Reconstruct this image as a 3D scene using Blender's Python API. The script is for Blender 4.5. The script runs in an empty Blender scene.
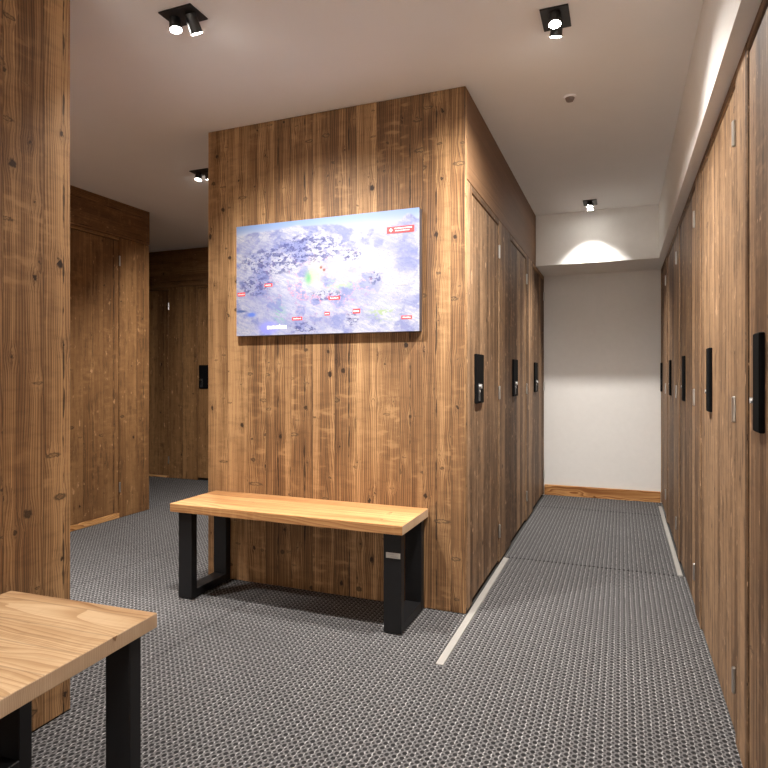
import bpy, bmesh, math, random
from mathutils import Vector, Matrix
random.seed(7)
sc = bpy.context.scene
COL = sc.collection

# ------------------------------------------------------------------ room numbers (metres)
H = 2.42                      # ceiling
ZB = 2.003                    # underside of bulkhead and soffit, bottom of header boards
XL, XR = -0.661, 0.313        # the two locker fronts along the corridor
YF, YE = 2.68, 5.654          # front of the central block, end wall

# ------------------------------------------------------------------ node helper
class NT:
    def __init__(s, name):
        s.mat = bpy.data.materials.new(name); s.mat.use_nodes = True
        s.t = s.mat.node_tree; s.t.nodes.clear()
        s.out = s.n('ShaderNodeOutputMaterial'); s.b = s.n('ShaderNodeBsdfPrincipled')
        s.l(s.b.outputs[0], s.out.inputs[0])
    def n(s, typ, **kw):
        nd = s.t.nodes.new(typ)
        for k, v in kw.items(): setattr(nd, k, v)
        return nd
    def l(s, a, b): s.t.links.new(a, b)
    def put(s, v, sock):
        if isinstance(v, (int, float)): sock.default_value = v
        elif isinstance(v, (tuple, list)):
            sock.default_value = tuple(v) + ((1,) if len(v) == 3 and sock.type == 'RGBA' else ())
        else: s.l(v, sock)
    def m(s, op, a, b=0.0, c=0.0, clamp=False):
        nd = s.n('ShaderNodeMath', operation=op); nd.use_clamp = clamp
        s.put(a, nd.inputs[0]); s.put(b, nd.inputs[1]); s.put(c, nd.inputs[2]); return nd.outputs[0]
    def vec(s, x, y, z=0.0):
        nd = s.n('ShaderNodeCombineXYZ'); s.put(x, nd.inputs[0]); s.put(y, nd.inputs[1]); s.put(z, nd.inputs[2]); return nd.outputs[0]
    def sep(s, v):
        nd = s.n('ShaderNodeSeparateXYZ'); s.l(v, nd.inputs[0]); return nd.outputs
    def noise(s, v, scale=1, detail=2, rough=.5, dim='3D'):
        nd = s.n('ShaderNodeTexNoise', noise_dimensions=dim); s.put(v, nd.inputs['Vector'])
        nd.inputs['Scale'].default_value = scale; nd.inputs['Detail'].default_value = detail; nd.inputs['Roughness'].default_value = rough
        return nd.outputs[0]
    def mix(s, f, a, b, blend='MIX'):
        nd = s.n('ShaderNodeMix', data_type='RGBA', blend_type=blend); nd.clamp_factor = True
        s.put(f, nd.inputs[0]); s.put(a, nd.inputs[6]); s.put(b, nd.inputs[7]); return nd.outputs[2]
    def step(s, v, a, b):      # smooth 0..1 from a to b
        nd = s.n('ShaderNodeMapRange', interpolation_type='SMOOTHSTEP')
        s.put(v, nd.inputs[0]); s.put(a, nd.inputs[1]); s.put(b, nd.inputs[2]); return nd.outputs[0]
    def uv(s):
        nd = s.n('ShaderNodeUVMap', uv_map='UVMap'); return s.sep(nd.outputs[0])
    def bump(s, h, strength, dist):
        nd = s.n('ShaderNodeBump'); nd.inputs['Strength'].default_value = strength; nd.inputs['Distance'].default_value = dist
        s.l(h, nd.inputs['Height']); s.l(nd.outputs[0], s.b.inputs['Normal'])
    def fin(s, color, rough=.5, metal=0.0, spec=.5):
        s.put(color, s.b.inputs['Base Color']); s.put(rough, s.b.inputs['Roughness']); s.put(metal, s.b.inputs['Metallic'])
        s.b.inputs['Specular IOR Level'].default_value = spec
        return s.mat

def srgb(r, g, b):
    f = lambda c: (c/255/12.92) if c/255 <= .04045 else ((c/255+.055)/1.055)**2.4
    return (f(r), f(g), f(b))

def plain(name, col, rough=.5, metal=0.0, spec=.5, grain=0.0, gscale=60):
    k = NT(name)
    if grain:
        tc = k.n('ShaderNodeTexCoord').outputs['Object']
        nz = k.noise(tc, gscale, 3)
        c = k.mix(nz, tuple(x*(1-grain) for x in col), tuple(min(1, x*(1+grain)) for x in col))
        k.bump(nz, .08, .002)
        return k.fin(c, rough, metal, spec)
    return k.fin(col, rough, metal, spec)

def wood(name, dark, mid, light, knotc, board=.13, knots=1.0, streak=.5, band=.35, seam=.5, gfreq=105., cath=0.0, rough=.6, scuff=0.0, knot_cell=(.085, .15), spec=.3, bump=.25, ripple=.18, pith=.8, ringw=.42, smear=0.0):
    """brushed softwood; UV in metres, u across the boards, v along the grain"""
    k = NT(name); u, v, _ = k.uv()
    # irregular board widths
    vb = k.n('ShaderNodeTexVoronoi', voronoi_dimensions='1D', feature='F1'); k.l(k.m('DIVIDE', u, board), vb.inputs['W'])
    vb.inputs['Scale'].default_value = 1; vb.inputs['Randomness'].default_value = .55
    ve = k.n('ShaderNodeTexVoronoi', voronoi_dimensions='1D', feature='DISTANCE_TO_EDGE'); k.l(k.m('DIVIDE', u, board), ve.inputs['W'])
    ve.inputs['Scale'].default_value = 1; ve.inputs['Randomness'].default_value = .55
    br = k.sep(vb.outputs['Color']); r1, r2, r3 = br[0], br[1], br[2]
    seamm = k.m('SUBTRACT', 1, k.step(ve.outputs['Distance'], .0015/board, .0035/board))
    vv = k.m('ADD', v, k.m('MULTIPLY', r1, 13.0))
    # knots: small, irregular, many of them cut lengthwise so they lie across the board
    ku, kv = k.m('DIVIDE', u, knot_cell[0]), k.m('DIVIDE', vv, knot_cell[1])
    vk = k.n('ShaderNodeTexVoronoi', voronoi_dimensions='2D', feature='F1'); k.l(k.vec(ku, kv), vk.inputs['Vector'])
    vk.inputs['Scale'].default_value = 1; vk.inputs['Randomness'].default_value = 1
    kc = k.sep(vk.outputs['Color']); kp = k.sep(vk.outputs['Position'])
    wo = k.m('MULTIPLY', k.m('SUBTRACT', k.noise(k.vec(k.m('MULTIPLY', u, 75), k.m('MULTIPLY', vv, 60), 6), 1, 3, .6), .5), .020)
    du = k.m('ADD', k.m('MULTIPLY', k.m('SUBTRACT', ku, kp[0]), knot_cell[0]), wo)
    dv = k.m('SUBTRACT', k.m('MULTIPLY', k.m('SUBTRACT', kv, kp[1]), knot_cell[1]), wo)
    on = k.step(kc[0], 1-.75*knots, 1-.62*knots)
    rad = k.m('MULTIPLY_ADD', k.m('POWER', kc[1], 2.5), .0085, .0030)
    el = k.m('MULTIPLY_ADD', k.m('POWER', kc[2], 2.0), 2.3, .8)
    q = k.m('SQRT', k.m('ADD', k.m('POWER', k.m('DIVIDE', du, k.m('MULTIPLY', rad, el)), 2), k.m('POWER', k.m('DIVIDE', dv, k.m('MULTIPLY', rad, k.m('DIVIDE', 1.1, k.m('SQRT', el)))), 2)))
    fall = k.m('MULTIPLY', on, k.m('EXPONENT', k.m('MULTIPLY', k.m('ADD', k.m('POWER', k.m('DIVIDE', du, .022), 2), k.m('POWER', k.m('DIVIDE', dv, .034), 2)), -1)))
    wav = k.m('MULTIPLY', k.m('SUBTRACT', k.noise(k.vec(k.m('MULTIPLY', u, 7), k.m('MULTIPLY', vv, 1.6), k.m('MULTIPLY', r2, 30)), 1, 2), .5), .030 + .10*cath)
    g = k.m('ADD', k.m('SUBTRACT', u, k.m('MULTIPLY', k.m('MULTIPLY', du, .72), fall)), wav)
    # grain: year rings as dark late-wood lines plus fine brushing
    ringn = k.noise(k.vec(k.m('MULTIPLY', g, 9), k.m('MULTIPLY', vv, .5), r3), 1, 1)
    ph = k.m('MULTIPLY_ADD', g, gfreq, k.m('MULTIPLY', ringn, 9))
    saw = k.m('FRACT', ph)
    ring = k.m('POWER', saw, 2.2)
    fine = k.noise(k.vec(k.m('MULTIPLY', g, 330), k.m('MULTIPLY', vv, 5), 0), 1, 2, .6)
    mids = k.noise(k.vec(k.m('MULTIPLY', g, 60), k.m('MULTIPLY', vv, .9), 4), 1, 3, .6)
    bandn = k.noise(k.vec(k.m('MULTIPLY', g, 15), k.m('MULTIPLY', vv, .35), 9), 1, 2, .5)
    blot = k.noise(k.vec(k.m('MULTIPLY', u, 4), k.m('MULTIPLY', vv, 2.2), 2), 1, 3, .6)
    t = k.m('MULTIPLY', ring, ringw)
    t = k.m('ADD', t, k.m('MULTIPLY', k.m('SUBTRACT', fine, .5), .75*streak))
    t = k.m('ADD', t, k.m('MULTIPLY', k.m('SUBTRACT', mids, .5), 1.3*streak))
    t = k.m('ADD', t, k.m('MULTIPLY', k.m('SUBTRACT', bandn, .5), 2.2*band))
    t = k.m('ADD', t, k.m('MULTIPLY', k.m('SUBTRACT', blot, .5), .8*band))
    t = k.m('ADD', t, k.m('MULTIPLY', k.m('SUBTRACT', r2, .5), 1.0*band))
    t = k.m('ADD', t, .30)
    ramp = k.n('ShaderNodeValToRGB'); k.l(t, ramp.inputs[0]); e = ramp.color_ramp.elements
    e[0].position, e[0].color = 0.0, (*light, 1); e[1].position, e[1].color = 1.0, (*dark, 1)
    e2 = e.new(.48); e2.color = (*mid, 1)
    c = ramp.outputs[0]
    if smear:
        sm = k.noise(k.vec(k.m('MULTIPLY', g, 26), k.m('MULTIPLY', vv, 4.5), 17), 1, 5, .68)
        c = k.mix(k.m('MULTIPLY', k.step(sm, .50, .66), smear), c, dark)
        sm2 = k.noise(k.vec(k.m('MULTIPLY', g, 60), k.m('MULTIPLY', vv, 13), 27), 1, 4, .7)
        c = k.mix(k.m('MULTIPLY', k.step(sm2, .58, .68), smear*.7), c, light)
    # silvery ripples crossing the grain
    rip = k.noise(k.vec(k.m('MULTIPLY', u, 11), k.m('MULTIPLY', vv, 34), 8), 1, 2, .55)
    c = k.mix(k.m('MULTIPLY', k.m('MULTIPLY', k.step(rip, .50, .66), k.step(blot, .52, .38)), ripple*1.8), c, light)
    c = k.mix(k.m('MULTIPLY', k.step(rip, .50, .30), ripple*.8), c, dark)
    c = k.mix(k.m('MULTIPLY', fall, .42), c, k.mix(kc[2], dark, light))
    # dark pith cracks running along some boards
    pc = k.m('ABSOLUTE', k.m('SUBTRACT', u, k.m('ADD', k.m('MULTIPLY', vb.outputs['W'], board), k.m('MULTIPLY', k.m('SUBTRACT', k.noise(k.vec(r1, k.m('MULTIPLY', vv, 9), 0), 1, 2), .5), .010))))
    pn = k.noise(k.vec(r2, k.m('MULTIPLY', vv, 7), 11), 1, 3, .6)
    pw = k.m('MULTIPLY', k.step(pn, .42, .64), .0055)
    crack = k.m('MULTIPLY', k.m('SUBTRACT', 1, k.step(pc, k.m('MULTIPLY', pw, .4), k.m('ADD', pw, .0002))), k.step(r3, .35, .42))
    c = k.mix(k.m('MULTIPLY', crack, pith), c, tuple(x*.55 for x in knotc))
    kn = k.m('MULTIPLY', on, k.m('SUBTRACT', 1, k.step(q, .75, 1.25)))
    rim = k.m('MULTIPLY', on, k.m('MULTIPLY', k.step(q, .55, .95), k.m('SUBTRACT', 1, k.step(q, 1.0, 1.6))))
    kcol = k.mix(k.m('MULTIPLY', k.noise(k.vec(k.m('MULTIPLY', du, 300), k.m('MULTIPLY', dv, 300), kc[1]), 1, 1), k.step(kc[2], .2, .9)), knotc, light)
    c = k.mix(k.m('MULTIPLY', kn, k.m('MULTIPLY_ADD', kc[1], .4, .6)), c, kcol)
    c = k.mix(k.m('MULTIPLY', rim, .6), c, tuple(x*.55 for x in knotc))
    if scuff:
        sn = k.noise(k.vec(k.m('MULTIPLY', u, 28), k.m('MULTIPLY', vv, 11), 3), 1, 4, .65)
        c = k.mix(k.m('MULTIPLY', k.step(sn, .61, .70), scuff), c, tuple(min(1, x*1.8+.06) for x in light))
    c = k.mix(k.m('MULTIPLY', seamm, seam), c, tuple(x*.35 for x in dark))
    hgt = k.m('SUBTRACT', k.m('SUBTRACT', 1, k.m('MULTIPLY', t, .6)), k.m('MULTIPLY', seamm, seam))
    k.bump(hgt, bump, .0025)
    return k.fin(c, rough, 0, spec)

M = {}
M['wall_wood'] = wood('brushed_spruce', srgb(58,38,24), srgb(116,84,54), srgb(178,140,98), srgb(38,23,13), board=.125, knots=.95, streak=.72, band=.52, ringw=.5, pith=.85, seam=.3, ripple=.22)
M['locker_wood'] = wood('worn_spruce', srgb(58,42,30), srgb(102,77,55), srgb(166,134,102), srgb(52,34,22), board=.13, knots=.4, streak=.7, band=.6, smear=.65, seam=.15, gfreq=60, ringw=.16, scuff=.7, knot_cell=(.1,.3), ripple=.16, pith=.35)
M['alcove_wood'] = wood('dark_spruce', srgb(70,46,28), srgb(122,87,54), srgb(164,124,82), srgb(54,32,18), board=.15, knots=.5, streak=.5, band=.4, seam=.25, scuff=.5, knot_cell=(.1,.24), smear=.5)
M['header_wood'] = wood('header_spruce', srgb(84,60,42), srgb(116,86,61), srgb(146,113,82), srgb(80,52,34), board=.5, knots=.1, streak=.3, band=.3, seam=0, knot_cell=(.1,.3), ripple=.05, pith=0)
M['bench_wood'] = wood('oiled_pine', srgb(112,72,40), srgb(166,120,76), srgb(204,162,112), srgb(110,66,32), board=.10, knots=.35, streak=.6, band=.42, seam=.35, gfreq=55, cath=.6, rough=.5, bump=.12, knot_cell=(.1,.3), ripple=.1, pith=.3)
M['paler_lit_pine'] = wood('paler_lit_pine', srgb(124,86,52), srgb(172,138,100), srgb(204,176,140), srgb(100,62,34), board=.10, knots=.4, streak=.6, band=.5, seam=.3, gfreq=45, cath=1.1, rough=.5, bump=.12, knot_cell=(.1,.3), ripple=.1, pith=.2)  # same bench pine, paler to paint in its less warm light
M['bench_end'] = wood('pine_end_grain', srgb(150,124,98), srgb(178,152,124), srgb(200,176,148), srgb(130,95,64), board=.3, knots=.1, streak=.3, band=.2, seam=0, gfreq=200, rough=.7, ripple=.05, pith=0)
M['base_wood'] = wood('varnished_pine', srgb(140,88,44), srgb(200,148,92), srgb(228,184,132), srgb(110,66,30), board=.4, knots=.3, streak=.35, band=.6, seam=0, gfreq=55, cath=2.2, ringw=.75, rough=.45, ripple=.05, pith=0, knot_cell=(.1,.3))
M['plaster'] = plain('white_plaster', (.82,.81,.79), .85, grain=.03, gscale=25, spec=.2)
M['ceiling'] = plain('ceiling_paint', (.88,.88,.88), .9, grain=.02, gscale=6, spec=.1)
M['black'] = plain('black_powder_coat', (.008,.008,.009), .45, grain=.1, gscale=300, spec=.3)
M['handle'] = plain('matt_black_plastic', (.003,.003,.0033), .85, spec=.1)
M['lamp_black'] = plain('lamp_black', (.02,.02,.021), .4)
M['steel'] = plain('brushed_steel', (.55,.54,.52), .35, 1.0)
M['chrome'] = plain('chrome', (.8,.8,.8), .18, 1.0)
M['strip'] = plain('pale_edging', srgb(148,145,140), .6, grain=.06)
M['slab'] = plain('dark_slab', (.035,.034,.033), .8, grain=.05)
M['carcass'] = plain('dark_carcass', (.05,.038,.028), .7)
M['detector'] = plain('detector_plastic', srgb(120,104,96), .5)
M['red'] = plain('red_print', srgb(214,52,58), .5)
M['whiteprint'] = plain('white_print', (.85,.84,.86), .5)
M['grayprint'] = plain('grey_print', srgb(165,165,170), .5)
M['plate_label'] = plain('silver_sticker', srgb(190,188,182), .45)

def emis(name, col, s):
    k = NT(name); k.b.inputs['Emission Color'].default_value = (*col, 1); k.b.inputs['Emission Strength'].default_value = s
    return k.fin((.8,.8,.8), .3)
LIGHTC = (1.0, .95, .89)
M['lens'] = emis('lamp_lens', (1, .95, .86), 70)

def mat_mat():
    k = NT('woven_pvc_mat'); u, v, _ = k.uv()
    P, Q = .0228, .0238
    wob = k.noise(k.vec(k.m('MULTIPLY', u, 14), k.m('MULTIPLY', v, 14)), 1, 2)
    fu0 = k.m('DIVIDE', k.m('ADD', u, k.m('MULTIPLY', k.m('SUBTRACT', wob, .5), .006)), P); fv0 = k.m('DIVIDE', v, Q)
    cell = k.n('ShaderNodeTexWhiteNoise', noise_dimensions='2D'); k.l(k.vec(k.m('FLOOR', fu0), k.m('FLOOR', fv0)), cell.inputs['Vector'])
    cr = cell.outputs['Value']
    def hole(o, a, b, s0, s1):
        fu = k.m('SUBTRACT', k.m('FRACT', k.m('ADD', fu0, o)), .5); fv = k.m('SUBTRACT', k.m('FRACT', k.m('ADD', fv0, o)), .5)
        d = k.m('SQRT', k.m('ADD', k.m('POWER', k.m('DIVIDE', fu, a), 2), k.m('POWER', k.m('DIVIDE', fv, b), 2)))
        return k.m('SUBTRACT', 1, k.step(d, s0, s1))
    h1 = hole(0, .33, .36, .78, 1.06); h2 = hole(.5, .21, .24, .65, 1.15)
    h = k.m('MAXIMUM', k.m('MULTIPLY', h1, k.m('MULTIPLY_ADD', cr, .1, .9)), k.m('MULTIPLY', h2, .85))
    rib = k.m('ABSOLUTE', k.m('SUBTRACT', k.m('FRACT', k.m('ADD', fu0, .25)), .5))   # thin highlights painted along the strands between the holes
    fine = k.noise(k.vec(k.m('MULTIPLY', u, 160), k.m('MULTIPLY', v, 120)), 1, 2)
    big = k.noise(k.vec(k.m('MULTIPLY', u, 1.6), k.m('MULTIPLY', v, 1.6), 5), 1, 3)
    base = k.mix(k.step(fine, .3, .7), srgb(78,77,78), srgb(116,114,115))
    base = k.mix(k.m('MULTIPLY', k.step(rib, .34, .47), k.step(fine, .40, .62)), base, srgb(188,186,186))
    base = k.mix(k.m('MULTIPLY', big, .5), base, srgb(84,82,82))
    c = k.mix(h, base, (.004,.0038,.004))  # shade inside the deep holes, painted in as near-black
    k.bump(k.m('SUBTRACT', k.m('MULTIPLY', fine, .2), h), .25, .003)
    return k.fin(c, .75, 0, .25)
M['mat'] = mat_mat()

def map_mat():
    """printed winter panorama, UV 0..1 over the panel"""
    k = NT('printed_winter_panorama'); u, v, _ = k.uv()
    uva = lambda a, b, c=0: k.vec(k.m('MULTIPLY', u, a), k.m('MULTIPLY', v, b), c)
    white = srgb(160,162,172); lilac = srgb(94,102,152); blue = srgb(96,110,180); sky = srgb(112,136,178)
    n1 = k.noise(uva(9, 6), 1, 5, .62); n2 = k.noise(uva(30, 26, 3), 1, 4, .65); n3 = k.noise(uva(60, 46, 7), 1, 3, .6)
    rot = k.vec(k.m('ADD', k.m('MULTIPLY', u, 14), k.m('MULTIPLY', v, -7)), k.m('ADD', k.m('MULTIPLY', u, 30), k.m('MULTIPLY', v, 38)), 1)
    n4 = k.noise(rot, 1, 3, .6)
    def blob(cu, cv, ru, rv, p=1.0):
        d = k.m('ADD', k.m('POWER', k.m('DIVIDE', k.m('SUBTRACT', u, cu), ru), 2), k.m('POWER', k.m('DIVIDE', k.m('SUBTRACT', v, cv), rv), 2))
        return k.m('MULTIPLY', k.m('EXPONENT', k.m('MULTIPLY', d, -1)), p)
    c = k.mix(k.m('MULTIPLY', k.step(n1, .48, .60), .8), white, lilac)
    c = k.mix(k.m('MULTIPLY', k.step(n4, .5, .60), .7), c, srgb(126,132,166))
    # left and lower slopes are in a bluer tone, the right side stays white
    for a in ((.13,.42,.10,.22,.75), (.30,.30,.20,.10,.5), (.25,.10,.2,.10,.7), (.55,.10,.2,.1,.45), (.70,.33,.16,.09,.6), (.93,.62,.06,.12,.75), (.88,.70,.09,.05,.6), (.95,.86,.05,.10,.7), (.78,.78,.08,.06,.4), (.12,.80,.16,.05,.5), (.32,.80,.2,.08,.4)):
        c = k.mix(k.m('MULTIPLY', blob(*a), k.m('MULTIPLY_ADD', n2, .9, .3)), c, lilac)
    for a in ((.88,.38,.10,.14,.8), (.80,.60,.08,.10,.8), (.62,.62,.14,.1,.7), (.70,.12,.06,.06,.5)):
        c = k.mix(blob(*a), c, white)
    # dark rock marks and woods
    zone = k.m('MAXIMUM', k.m('MAXIMUM', blob(.22,.66,.17,.11), blob(.42,.74,.17,.12)), k.m('MAXIMUM', blob(.12,.45,.08,.08), blob(.66,.66,.05,.06, .8)))
    zone = k.m('MAXIMUM', zone, k.m('MAXIMUM', blob(.40,.05,.07,.05), blob(.52,.33,.09,.04, .9)))
    zone = k.m('MAXIMUM', zone, k.m('MAXIMUM', blob(.66,.12,.03,.05), blob(.78,.45,.03,.05, .9)))
    mk = k.m('MULTIPLY', k.step(zone, .06, .5), k.step(n2, .51, .555))
    c = k.mix(k.m('MULTIPLY', mk, .8), c, srgb(50,56,112))
    mk2 = k.m('MULTIPLY', k.step(zone, .1, .7), k.step(n3, .56, .61))
    c = k.mix(k.m('MULTIPLY', mk2, .8), c, srgb(46,50,92))
    # thin piste strokes
    st = k.m('MULTIPLY', k.step(n4, .49, .50), k.m('SUBTRACT', 1, k.step(n4, .505, .52)))
    c = k.mix(k.m('MULTIPLY', st, .7), c, srgb(92,102,142))
    fn = k.noise(uva(90, 60, 12), 1, 2, .6); c = k.mix(k.m('MULTIPLY', k.step(fn, .56, .64), .22), c, srgb(96,102,140))
    pis = k.m('MULTIPLY', k.m('MULTIPLY', k.step(n1, .52, .525), k.m('SUBTRACT', 1, k.step(n1, .53, .535))), blob(.5,.42,.25,.2))
    c = k.mix(k.m('MULTIPLY', pis, .8), c, srgb(226,120,120))
    c = k.mix(k.m('MULTIPLY', blob(.26,.18,.03,.10), k.step(n4, .46, .6)), c, srgb(110,150,140))
    # coloured spots
    c = k.mix(blob(.461,.52,.035,.09,.75), c, srgb(188,178,140)); c = k.mix(blob(.425,.485,.020,.055,.95), c, srgb(84,146,104))
    c = k.mix(k.m('MULTIPLY', blob(.60,.42,.10,.05), k.step(n2,.45,.6)), c, srgb(140,160,136))
    c = k.mix(k.m('MULTIPLY', blob(.82,.16,.07,.06), k.step(n2,.5,.58)), c, srgb(130,150,110))
    for a in ((.494,.573,.007,.012), (.511,.55,.007,.012)): c = k.mix(k.m('MULTIPLY', blob(*a), 1.3, clamp=True), c, srgb(120,70,60))
    c = k.mix(k.m('MULTIPLY', blob(.195,.065,.045,.045), 1.5, clamp=True), c, srgb(118,122,208))
    c = k.mix(k.m('MULTIPLY', blob(.094,.19,.022,.018), 1.6, clamp=True), c, srgb(78,104,184))
    c = k.mix(k.m('MULTIPLY', blob(.03,.225,.03,.010), 1.6, clamp=True), c, srgb(66,84,130))
    # sky with clouds
    ridge = k.m('ADD', .84, k.m('MULTIPLY', k.noise(k.vec(k.m('MULTIPLY', u, 6), 0, 2), 1, 3), .12))
    ridge = k.m('ADD', ridge, blob(.35,.9,.25,9,.05)); ridge = k.m('SUBTRACT', ridge, blob(.75,.9,.10,9,.05)); ridge = k.m('ADD', ridge, blob(.945,.9,.035,9,.05))
    skc = k.mix(k.step(v, .86, 1.0), srgb(148,154,168), sky)
    skc = k.mix(blob(.09,.86,.08,.05,.7), skc, srgb(236,224,220))
    c = k.mix(k.step(k.m('SUBTRACT', v, ridge), -.01, .015), c, skc)
    return k.fin(c, .45, 0, .4)
M['map'] = map_mat()

# ------------------------------------------------------------------ mesh helpers
class MB:
    def __init__(s): s.bm = bmesh.new()
    def box(s, x0, x1, y0, y1, z0, z1, bevel=0.0, seg=1):
        r = bmesh.ops.create_cube(s.bm, size=1)
        bmesh.ops.transform(s.bm, matrix=Matrix.Translation(((x0+x1)/2, (y0+y1)/2, (z0+z1)/2)) @ Matrix.Diagonal((x1-x0, y1-y0, z1-z0, 1)), verts=r['verts'])
        if bevel:
            es = list({e for v in r['verts'] for e in v.link_edges})
            bmesh.ops.bevel(s.bm, geom=es, offset=bevel, segments=seg, affect='EDGES', profile=.5)
        return s
    def cyl(s, a, b, r, r2=None, seg=20):
        a, b = Vector(a), Vector(b); d = b-a
        mt = Matrix.Translation((a+b)/2) @ d.to_track_quat('Z', 'Y').to_matrix().to_4x4()
        bmesh.ops.create_cone(s.bm, cap_ends=True, segments=seg, radius1=r, radius2=r if r2 is None else r2, depth=d.length, matrix=mt)
        return s
    def prism(s, pts, z0, z1):
        lo = [s.bm.verts.new((x, y, z0)) for x, y in pts]; hi = [s.bm.verts.new((x, y, z1)) for x, y in pts]
        s.bm.faces.new(list(reversed(lo))); s.bm.faces.new(hi)
        n = len(pts)
        for i in range(n): s.bm.faces.new((lo[i], lo[(i+1) % n], hi[(i+1) % n], hi[i]))
        return s
def obj(name, mb, m, parent=None, grain='z', loc=(0, 0, 0), rnd=True, end=None, uvfit=None, off=None):
    """one mesh object; vertices are given in world metres, loc is the root's place"""
    bm = mb.bm
    bmesh.ops.recalc_face_normals(bm, faces=bm.faces)
    lay = bm.loops.layers.uv.new('UVMap')
    ou, ov = (random.uniform(0, 40), random.uniform(0, 40)) if rnd else (0, 0)
    if off: ou, ov = off
    gi = 'xyz'.index(grain)
    for f in bm.faces:
        n = [abs(c) for c in f.normal]; ni = n.index(max(n))
        if ni != gi:
            ui = [i for i in range(3) if i not in (ni, gi)][0]; vi = gi
        else:
            ui, vi = [i for i in range(3) if i != gi]
            if end is not None: f.material_index = 1
        for lp in f.loops:
            co = lp.vert.co
            if uvfit: lp[lay].uv = ((co.x-uvfit[0])/(uvfit[1]-uvfit[0]), (co.z-uvfit[2])/(uvfit[3]-uvfit[2]))
            else: lp[lay].uv = (co[ui]+ou, co[vi]+ov)
    root = parent
    while root is not None and root.parent is not None: root = root.parent
    base = Vector(root.location) if root is not None else Vector(loc)
    bmesh.ops.translate(bm, verts=bm.verts, vec=-base)
    me = bpy.data.meshes.new(name); bm.to_mesh(me); bm.free()
    me.materials.append(m)
    if end is not None: me.materials.append(end)
    o = bpy.data.objects.new(name, me); COL.objects.link(o)
    if parent is not None: o.parent = parent
    else: o.location = base
    return o
def tag(o, label, cat, group=None):
    o['label'] = label; o['category'] = cat
    if group: o['group'] = group
    return o
def thing(name, loc, label, cat, group=None):
    o = bpy.data.objects.new(name, None); o.empty_display_size = .1; COL.objects.link(o); o.location = loc
    return tag(o, label, cat, group)
def struct(name, mb, m, **kw):
    o = obj(name, mb, m, **kw); o['kind'] = 'structure'; return o
B = lambda *a, **k: MB().box(*a, **k)

# ------------------------------------------------------------------ the room shell
XW, YB, XO = -6.2, -1.7, .90
struct('floor', B(XW-.1, XO+.1, YB-.1, YE+.2, -.12, 0), M['slab'])
struct('ceiling', B(XW-.1, XO+.1, YB-.1, YE+.2, H, H+.1), M['ceiling'])
struct('wall_back', B(XW-.1, XO+.1, YE, YE+.12, 0, H), M['plaster'])
struct('wall_front', B(XW-.1, XO+.1, YB-.12, YB, 0, H), M['plaster'])  # unseen wall, set close behind the camera to bounce fill light
struct('wall_left', B(XW-.12, XW, YB, YE, 0, H), M['plaster'])
struct('wall_right', B(XO, XO+.12, YB, YE, 0, H), M['plaster'])
struct('baseboard_back', B(XL+.004, XR-.003, YE-.018, YE, 0.001, .101, bevel=.003), M['base_wood'], grain='x')
struct('trim_1', B(XL+.001, .2675, 5.089, YE, ZB, H), M['plaster'])            # lowered ceiling at the corridor's end
struct('trim_2', B(.268, XO, YB, YE, ZB, H), M['plaster'])                      # soffit over the right-hand lockers

# ------------------------------------------------------------------ floor mats
MT = .009
def mat(pts, label):
    cx = sum(p[0] for p in pts)/len(pts); cy = sum(p[1] for p in pts)/len(pts)
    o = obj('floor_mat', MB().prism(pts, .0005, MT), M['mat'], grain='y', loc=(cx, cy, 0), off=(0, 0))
    return tag(o, label, 'mat', 'grey perforated floor mats')
R = lambda x0, x1, y0, y1: [(x0, y0), (x1, y0), (x1, y1), (x0, y1)]
g = .002
mat(R(-.620, .325, -1.65, 3.611), 'grey perforated mat filling the near part of the corridor between the lockers')
mat([(-.645, 3.619), (.281, 3.619), (.281, 5.117), (-.650, 5.117)], 'grey perforated mat in the middle of the corridor, beyond the first cross seam')
mat(R(-.652, .325, 5.127, 5.634), 'short grey mat piece against the baseboard at the corridor end')
mat([(-1.669, -1.65), (-.6206, -1.65), (-.6206, 2.176), (-.658, 2.176), (-.658, 2.695), (-1.669, 2.695)], 'grey perforated mat under the black legged bench below the map')
mat([(-2.62, 1.40), (-1.672, 1.40), (-1.672, 2.695), (-2.075, 2.695), (-2.075, 5.095), (-2.62, 5.095)], 'grey perforated mat left of the bench, running along the side of the map wall')
mat(R(-3.575, -2.623, -1.65, 5.095), 'grey perforated mat in front of the dim locker in the left alcove')
mat(R(-5.2, -3.5765, 3.80, 5.095), 'grey perforated mat at the far left before the darkest lockers')
tag(obj('edging_strip', B(-.655, -.6235, 2.18, 3.60, .0005, .0105, bevel=.002), M['strip'], loc=(-.64, 2.9, 0), grain='y'), 'pale edging strip on the floor along the left lockers, starting at the corner', 'strip', 'pale floor edging strips')
tag(obj('edging_strip', B(.284, .3105, 3.63, 5.48, .0005, .0105, bevel=.002), M['strip'], loc=(.297, 4.5, 0), grain='y'), 'pale edging strip on the floor along the foot of the right lockers', 'strip', 'pale floor edging strips')

# ------------------------------------------------------------------ lockers
def hinge(root, axis, a, w, plane, sgn, z, h=.078):
    """small steel hinge barrel, axis = direction along the front"""
    mb = MB()
    lo, hi = sorted((plane-sgn*.002, plane+sgn*.009))
    if axis == 'y': mb.box(lo, hi, a-w/2, a+w/2, z-h/2, z+h/2, bevel=.003)
    else: mb.box(a-w/2, a+w/2, lo, hi, z-h/2, z+h/2, bevel=.003)
    return obj('hinge', mb, M['steel'], root)

def rng(axis, p0, p1, a0, a1, z0, z1, bevel=0.0):
    p0, p1 = sorted((p0, p1)); a0, a1 = sorted((a0, a1))
    return B(p0, p1, a0, a1, z0, z1, bevel=bevel) if axis == 'y' else B(a0, a1, p0, p1, z0, z1, bevel=bevel)

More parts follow.
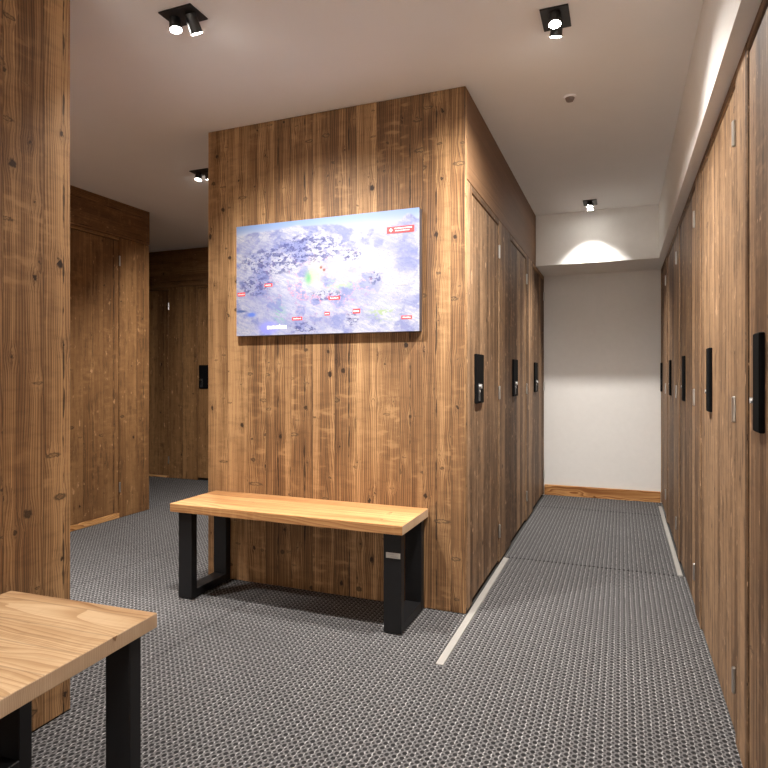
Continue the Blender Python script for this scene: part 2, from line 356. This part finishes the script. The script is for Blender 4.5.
def locker(label, axis, plane, sgn, a0, a1, d0, d1, depth, wm, hinge_at, handle=None, hw=.09, hz=(.96, 1.203), knob='plate', top=1.965, zt=ZB, zb=.02, group='wooden ski lockers', stile_mat=None, kick=None, hz_list=(1.815, .998, .196)):
    """front lies at `plane`, facing sgn; a0..a1 whole width, d0..d1 the door; the rest is fixed stiles"""
    c = (a0+a1)/2
    root = thing('ski_locker', (plane-sgn*depth/2, c, 0) if axis == 'y' else (c, plane-sgn*depth/2, 0), label, 'locker', group)
    sm = stile_mat or wm
    obj('carcass', rng(axis, plane-sgn*.026, plane-sgn*depth, a0+.001, a1-.001, .012, zt-.002), M['carcass'], root)
    f0, f1 = plane, plane-sgn*.024
    if d0-a0 > .012: obj('stile', rng(axis, f0, f1, a0+.0008, d0-.003, .011, zt-.002, .0025), sm, root)
    if a1-d1 > .012: obj('stile', rng(axis, f0, f1, d1+.003, a1-.0008, .011, zt-.002, .0025), sm, root)
    obj('top_rail', rng(axis, f0, f1, d0-.002, d1+.002, top+.004, zt-.002, .002), sm, root, grain=axis)
    dp = plane-sgn*.005
    door = obj('door', rng(axis, dp, f1-sgn*.001, d0, d1, zb+.004, top, .0025), wm, root)
    if kick: obj('plinth', rng(axis, f0+sgn*.002, f1, d0-.002, d1+.002, .011, zb, .002), M['base_wood'], root, grain=axis)
    if handle is not None:
        p0, p1 = dp-sgn*.001, dp+sgn*.013
        obj('handle_plate', rng(axis, p0, p1, handle-hw/2, handle+hw/2, hz[0], hz[1], .003), M['handle'], door)
        if knob == 'plate':     # keypad lock set into the plate, with a chrome thumb turn
            ka = handle-hw*.2
            k0 = p1; k1 = p1+sgn*.014
            pt = lambda p, a, z: (p, a, z) if axis == 'y' else (a, p, z)
            obj('lock_knob', MB().cyl(pt(k0-sgn*.001, ka, 1.045), pt(k1, ka, 1.045), .014, .012).cyl(pt(k0-sgn*.001, ka, 1.02), pt(k1-sgn*.008, ka, 1.02), .008, .007), M['chrome'], door)
            obj('keypad', rng(axis, p1-sgn*.001, p1+sgn*.003, ka-.016, ka+.016, .972, 1.06, .001), M['lamp_black'], door)
        elif knob is not None:  # chrome latch beside the handle
            pt = lambda p, a, z: (p, a, z) if axis == 'y' else (a, p, z)
            obj('latch', MB().cyl(pt(dp-sgn*.001, knob, 1.035), pt(dp+sgn*.012, knob, 1.035), .010, .008), M['chrome'], door)
            obj('latch_plate', rng(axis, dp-sgn*.001, dp+sgn*.003, knob-.008, knob+.008, .965, 1.022, .001), M['handle'], door)
    for z in hz_list: hinge(root, axis, hinge_at, .013, plane, sgn, z)
    return root

# right-hand row, nearest first: (a0, a1, d0, d1, handle)
G = 'lockers along the right side of the corridor'
ordn = ['nearest locker on the right of the corridor, its long black handle nearest the camera',
        'second locker from the camera on the right side, steel hinges at its near edge',
        'third locker from the camera on the right side of the corridor',
        'fourth locker on the right side, beside the pale floor edging strip',
        'last locker on the right side, touching the white end wall']
rows = [(1.00,1.866,1.02,1.853,1.70), (1.866,2.905,2.036,2.885,2.592), (2.905,3.91,3.088,3.885,3.61), (3.91,4.885,4.065,4.865,4.575), (4.885,5.645,5.01,5.63,5.55)]
for (a0, a1, d0, d1, hd), lb in zip(rows, ordn):
    locker(lb, 'y', XR, -1, a0, a1, d0, d1, .55, M['locker_wood'], d0-.001, hd, hw=.075, knob=hd+.075 if hd < 5 else None, group=G)
# wood-clad run on the camera's own side
tag(obj('wood_panel', B(XR, XR+.55, YB+.005, .998, .011, ZB-.002), M['locker_wood'], loc=(XR+.27, -1, 0)), 'brown wood cladding continuing the right locker row towards the camera', 'panel')

# left row, on the corridor side of the central block
G = 'lockers along the left side of the corridor'
rows = [(2.712,3.86,2.812,3.478,2.955), (3.86,4.905,3.878,4.553,4.04), (4.905,5.645,4.93,5.61,5.08)]
ordn = ['left corridor locker nearest the bench corner, with black lock plate',
        'middle one of the three left corridor lockers with a black lock plate',
        'far left corridor locker with black lock plate, touching the end wall']
for (a0, a1, d0, d1, hd), lb in zip(rows, ordn):
    locker(lb, 'y', XL, 1, a0, a1, d0, d1, .55, M['locker_wood'], d1+.001, hd, hw=.165, group=G)
tag(obj('header_panel', B(XL-.03, XL, 2.712, 5.087, ZB, H-.001, bevel=.002), M['header_wood'], grain='y', loc=(XL-.015, 3.9, ZB)), 'plain brown header board above the left corridor lockers, up to the ceiling', 'panel')
# the knotty end panel that carries the map, and the block's hidden left side
tag(obj('wall_panel', B(-2.09, XL, YF, YF+.031, .010, H-.001, bevel=.003), M['wall_wood'], loc=(-1.375, YF+.015, 0)), 'wide knotty brushed spruce wall panel behind the bench, carrying the map', 'panel')
tag(obj('side_panel', B(-2.09, -2.06, YF+.032, 5.10, .010, H-.001), M['wall_wood'], loc=(-2.075, 4, 0)), 'brown spruce side panel turning back from the left edge of the map wall', 'panel')

# left alcove: locker facing the corridor side, its fillers, and the dark lockers on the far wall
XA = -3.56
G = 'dim lockers in the left alcove'
locker('dim wooden locker in the left alcove, right behind the thick wood partition', 'y', XA, 1, 2.55, 3.823, 2.60, 3.508, .6, M['alcove_wood'], 3.512, None, zt=2.15, top=2.12, zb=.05, kick=True, group=G, hz_list=(1.97, .245))
tag(obj('header_panel', B(XA-.03, XA+.004, 2.55, 3.823, 2.151, H-.001, bevel=.002), M['alcove_wood'], grain='y', loc=(XA, 3.2, 2.16)), 'dark header board above the locker in the left alcove', 'panel')
tag(obj('wood_panel', B(XA-.6, XA, YB+.005, 2.548, .011, H-.001), M['alcove_wood'], loc=(XA-.3, 0, 0)), 'dark wood cladding hidden behind the partition on the left', 'panel')
YA = 5.08
locker('darkest locker on the far alcove wall, left one, without a visible lock plate', 'x', YA, -1, -5.50, -4.29, -5.30, -4.474, .55, M['alcove_wood'], -4.468, None, zt=2.03, top=2.0, zb=.03, kick=True, group=G, hz_list=(1.83, .2))
locker('dark locker on the far alcove wall with a black lock plate beside the map wall', 'x', YA, -1, -4.29, -2.10, -4.10, -3.20, .55, M['alcove_wood'], -3.19, -4.015, hw=.115, zt=2.03, top=2.0, zb=.03, group=G)
tag(obj('header_panel', B(-5.5, -2.10, YA-.004, YA+.03, 2.031, H-.001, bevel=.002), M['alcove_wood'], grain='x', loc=(-3.8, YA, 2.03)), 'dark header board on the far alcove wall under the ceiling', 'panel')

# thick partition at the left edge
tag(obj('wood_partition', B(-2.55, -1.671, YB+.005, 1.445, .010, H-.001, bevel=.004), M['wall_wood'], loc=(-2.1, 0, 0)), 'thick knotty spruce partition filling the left edge, behind the cropped bench', 'partition')

# ------------------------------------------------------------------ the map
mx0, mx1, mz0, mz1, my = -1.878, -.870, 1.303, 1.876, 2.64
root = thing('wall_map', ((mx0+mx1)/2, my, mz0), 'wide winter piste map with red name tags on the spruce wall above the bench', 'map')
pan = obj('panel', B(mx0, mx1, my, YF-.0005, mz0, mz1, bevel=.0015), M['map'], root, uvfit=(mx0, mx1, mz0, mz1))
pan.data.materials.append(plain('panel_edge', srgb(54,48,50), .6))
for f in pan.data.polygons:
    if abs(f.normal.y) < .5: f.material_index = 1
P = lambda u, v: (mx0+u*(mx1-mx0), mz0+v*(mz1-mz0))
def flat(u0, v0, u1, v1, d0, d1):
    a, b = P(u0, v0), P(u1, v1); return (a[0], b[0], my-d1, my-d0, a[1], b[1])
red = []
def redtag(u0, v0, u1, v1, words):
    t = obj('name_tag', B(*flat(u0, v0, u1, v1, 0, .0012)), M['red'], root)
    mb = MB(); h = v1-v0; x = u0+.12*(u1-u0); rr = random.Random(int(u0*1000))
    while x < u1-.14*(u1-u0):                         # small illegible white print
        w = rr.uniform(.0025, .0045); mb.box(*flat(x, v0+.30*h, min(x+w, u1-.003), v0+rr.uniform(.58, .72)*h, .0012, .0016)); x += w+.0022
    obj('print', mb, M['whiteprint'], t)
for b in ((.172,.435,.218,.463), (.009,.363,.054,.396), (.333,.126,.390,.154), (.537,.289,.598,.318), (.514,.158,.542,.188), (.666,.165,.704,.203), (.913,.102,.965,.130)): redtag(*b, 1)
s = obj('title_sign', B(*flat(.841,.809,.976,.863, 0, .0014)), M['red'], root)
mb = MB()                                             # white emblem: a small cross-like star left of two lines of print
mb.box(*flat(.853,.829,.869,.840,.0014,.0019)); mb.box(*flat(.858,.820,.864,.849,.0014,.0019))
obj('emblem', mb, M['whiteprint'], s)
mb = MB(); x = .880; rr = random.Random(3)
while x < .965:
    w = rr.uniform(.003, .006); mb.box(*flat(x, .842, x+w, .851, .0014, .0018)); x += w+.0018
x = .884
while x < .955:
    w = rr.uniform(.003, .005); mb.box(*flat(x, .823, x+w, .831, .0014, .0018)); x += w+.003
obj('print', mb, M['whiteprint'], s)
mb = MB()                                             # white lettering bottom left
for x, w, v1 in ((.187,.013,.085), (.203,.012,.083), (.218,.012,.085), (.233,.006,.083), (.242,.012,.085), (.2575,.005,.096), (.266,.010,.085), (.280,.020,.083)):
    mb.box(*flat(x, .055, x+w, v1, 0, .0012))
obj('lettering', mb, M['whiteprint'], root)
mb = MB(); x = .891
while x < .943: mb.box(*flat(x, .381, x+.004, .390, 0, .001)); x += .0055
obj('caption', mb, M['grayprint'], root)

# ------------------------------------------------------------------ benches
def bench(label, x0, x1, y0, y1, zt, th, legx, legy, grain='x', lw=.08, lt=.040, sticker=False, pine='bench_wood', group='black framed pine benches'):
    root = thing('bench', ((x0+x1)/2, (y0+y1)/2, 0), label, 'bench', group)
    obj('seat', B(x0, x1, y0, y1, zt-th, zt, bevel=.0025, seg=2), M[pine], root, grain=grain, end=M['bench_end'])
    for i, lx in enumerate(legx):
        mb = MB(); zu = zt-th-.0005; zf = MT+.005
        fa, fb = legy
        b = .002
        # closed rectangular loop of wide flat steel tube
        mb.box(lx, lx+lw, fa, fa+lt, zf, zu, bevel=b); mb.box(lx, lx+lw, fb-lt, fb, zf, zu, bevel=b)
        mb.box(lx+.0005, lx+lw-.0005, fa+lt-.002, fb-lt+.002, zf+.0005, zf+lt, bevel=b); mb.box(lx+.0005, lx+lw-.0005, fa+lt-.002, fb-lt+.002, zu-.005, zu-.0005)
        leg = obj('leg_frame', mb, M['black'], root)
        for fx in (lx+.018, lx+lw-.018):
            for fy in (fa+.02, fb-.02): obj('glide_foot', MB().cyl((fx, fy, MT+.0005), (fx, fy, zf+.002), .009), M['handle'], leg)
        if sticker and i == 1:
            st = obj('name_plate', B(lx+.012, lx+lw-.004, fa-.0012, fa+.001, .330, .353, bevel=.0005), M['plate_label'], leg)
            st['label'] = 'small silver sticker on the front of the leg'
            mb = MB()
            for z0, w0, w1 in ((.3445, .020, .048), (.3345, .034, .066)):
                x = lx+w0
                while x < lx+w1: mb.box(x, x+.0032, fa-.0016, fa-.0011, z0, z0+.0045); x += .0048
            obj('print', mb, M['grayprint'], leg)
    return root
bench('long pine bench on black steel loops against the wall, under the map', -2.036, -.838, 2.322, 2.678, .478, .040, (-2.014, -.936), (2.357, 2.668), sticker=True)
fgb = bench('pine bench cropped by the lower left corner, standing against the partition', -1.636, -1.126, .50, 1.238, .480, .038, (-1.600, -1.231), (.56, 1.209), lw=.078, pine='paler_lit_pine')

# it stands slightly askew, its far right corner fixed
_t = math.radians(3.0); _c = Vector((-1.126, 1.238, 0)); _l = Vector(fgb.location)
fgb.rotation_euler.z = _t; fgb.location = _c+Matrix.Rotation(_t, 3, 'Z') @ (_l-_c)

# ------------------------------------------------------------------ ceiling lamps
SPOTS = []
def fixture(label, x, y, along, heads, long=None, a=.145, b=.100, power=1.0):
    """dark recessed plate with two swivelling spot heads; heads = aim points"""
    root = thing('ceiling_spotlight', (x, y, H), label, 'ceiling lamp', 'twin-head ceiling spotlights')
    ax = (a, b) if along == 'x' else (b, a)
    mb = MB(); fr = .009
    mb.box(x-ax[0]/2, x+ax[0]/2, y-ax[1]/2, y+ax[1]/2, H-.006, H-.0005, bevel=.0015)
    pl = obj('base_plate', mb, M['lamp_black'], root)
    for i, (tx, ty, tz, w, ang) in enumerate(heads):
        o = (-1 if i == 0 else 1)*a*.25
        hx, hy = (x+o, y) if along == 'x' else (x, y+o)
        p = Vector((hx, hy, H-.018)); d = (Vector((tx, ty, tz))-p).normalized()
        e = p+d*(.052 if long == i else .03)
        hd = MB().cyl(p-d*.012, e, .021, .023, 24)
        hd.cyl((hx, hy, H-.02), (hx, hy, H-.005), .006, seg=12)
        h = obj('lamp_head', hd, M['lamp_black'], root)
        obj('lens', MB().cyl(e-d*.001, e+d*.0015, .0205, seg=24), M['lens'], h)
        if w:
            ld = bpy.data.lights.new('spot', 'SPOT'); ld.energy = w*power; ld.color = LIGHTC
            ld.spot_size = math.radians(ang); ld.spot_blend = 1.0; ld.shadow_soft_size = .018
            lo = bpy.data.objects.new('bulb', ld); COL.objects.link(lo); lo.parent = root
            q = e+d*.006
            lo.location = q-Vector((x, y, H)); lo.rotation_euler = d.to_track_quat('-Z', 'Y').to_euler()
    return root
PW = 1.0
fixture('ceiling spotlight left of centre with one head tipped sideways, above the map wall', -1.494, 1.774, 'x', [(-1.25, 1.75, 0, 62, 105), (-1.34, 2.68, .85, 115, 104)], power=PW, long=1)
fixture('ceiling spotlight at the top middle with both lenses glaring, over the corridor mouth', -.226, 2.292, 'y', [(-.14, 1.9, 0, 75, 140), (-.62, 3.3, 0, 155, 128)], power=PW)
fixture('small ceiling spotlight at the far end of the corridor, just before the white bulkhead', -.223, 4.84, 'y', [(-.3, 4.2, 0, 35, 85), (-.2, 5.05, 0, 100, 93)], power=PW)
fixture('ceiling spotlight half hidden by the left edge of the map wall', -2.525, 3.19, 'x', [(-2.7, 2.9, 0, 80, 110), (-3.1, 4.7, .3, 150, 110)], power=PW)
fixture('added fill spotlight on the ceiling above the camera, unseen', -.226, -.26, 'y', [(-.3, -1.7, .5, 270, 130), (-.4, .1, 0, 90, 95)], power=PW)  # added unseen lamp continuing the corridor spacing, washes wall_front for fill
fixture('added fill spotlight on the ceiling behind the camera on the left, unseen', -.9, -.7, 'x', [(-.9, -.3, 0, 70, 95), (-.5, -1.7, .5, 270, 120)], power=PW)  # added unseen lamp, more bounce off wall_front for the ceiling
fixture('added fill spotlight in the aisle behind the left partition, unseen', -3.05, 1.0, 'x', [(-3.2, .9, 0, 260, 110), (-2.7, .7, 0, 260, 110)], power=PW)  # added unseen lamp to lift the left part of the ceiling
# smoke detector
root = thing('smoke_detector', (-.228, 2.968, H), 'small round detector on the ceiling between two corridor spotlights', 'smoke detector')
obj('base_ring', MB().cyl((-.228, 2.968, H-.008), (-.228, 2.968, H-.0005), .027, .029, 28), M['whiteprint'], root)
obj('sensor_head', MB().cyl((-.228, 2.968, H-.022), (-.228, 2.968, H-.007), .016, .022, 28), M['detector'], root)

# ------------------------------------------------------------------ world, camera, view
w = bpy.data.worlds.new('World'); sc.world = w; w.use_nodes = True
w.node_tree.nodes['Background'].inputs[0].default_value = (.5, .45, .4, 1); w.node_tree.nodes['Background'].inputs[1].default_value = .05
cd = bpy.data.cameras.new('Camera'); cam = bpy.data.objects.new('Camera', cd); COL.objects.link(cam); sc.camera = cam
cam.location = (0, 0, 1.10); cam.rotation_euler = (math.radians(90), 0, math.radians(21.6))
cd.sensor_width = 36; cd.lens = 600/768*36; cd.shift_y = -9/768; cd.clip_start = .02
sc.view_settings.view_transform = 'Standard'; sc.view_settings.look = 'None'; sc.view_settings.gamma = 1
sc.view_settings.use_curve_mapping = False; sc.view_settings.exposure = 0.80
sc.cycles.max_bounces = 14; sc.cycles.diffuse_bounces = 8; sc.cycles.sample_clamp_indirect = 6
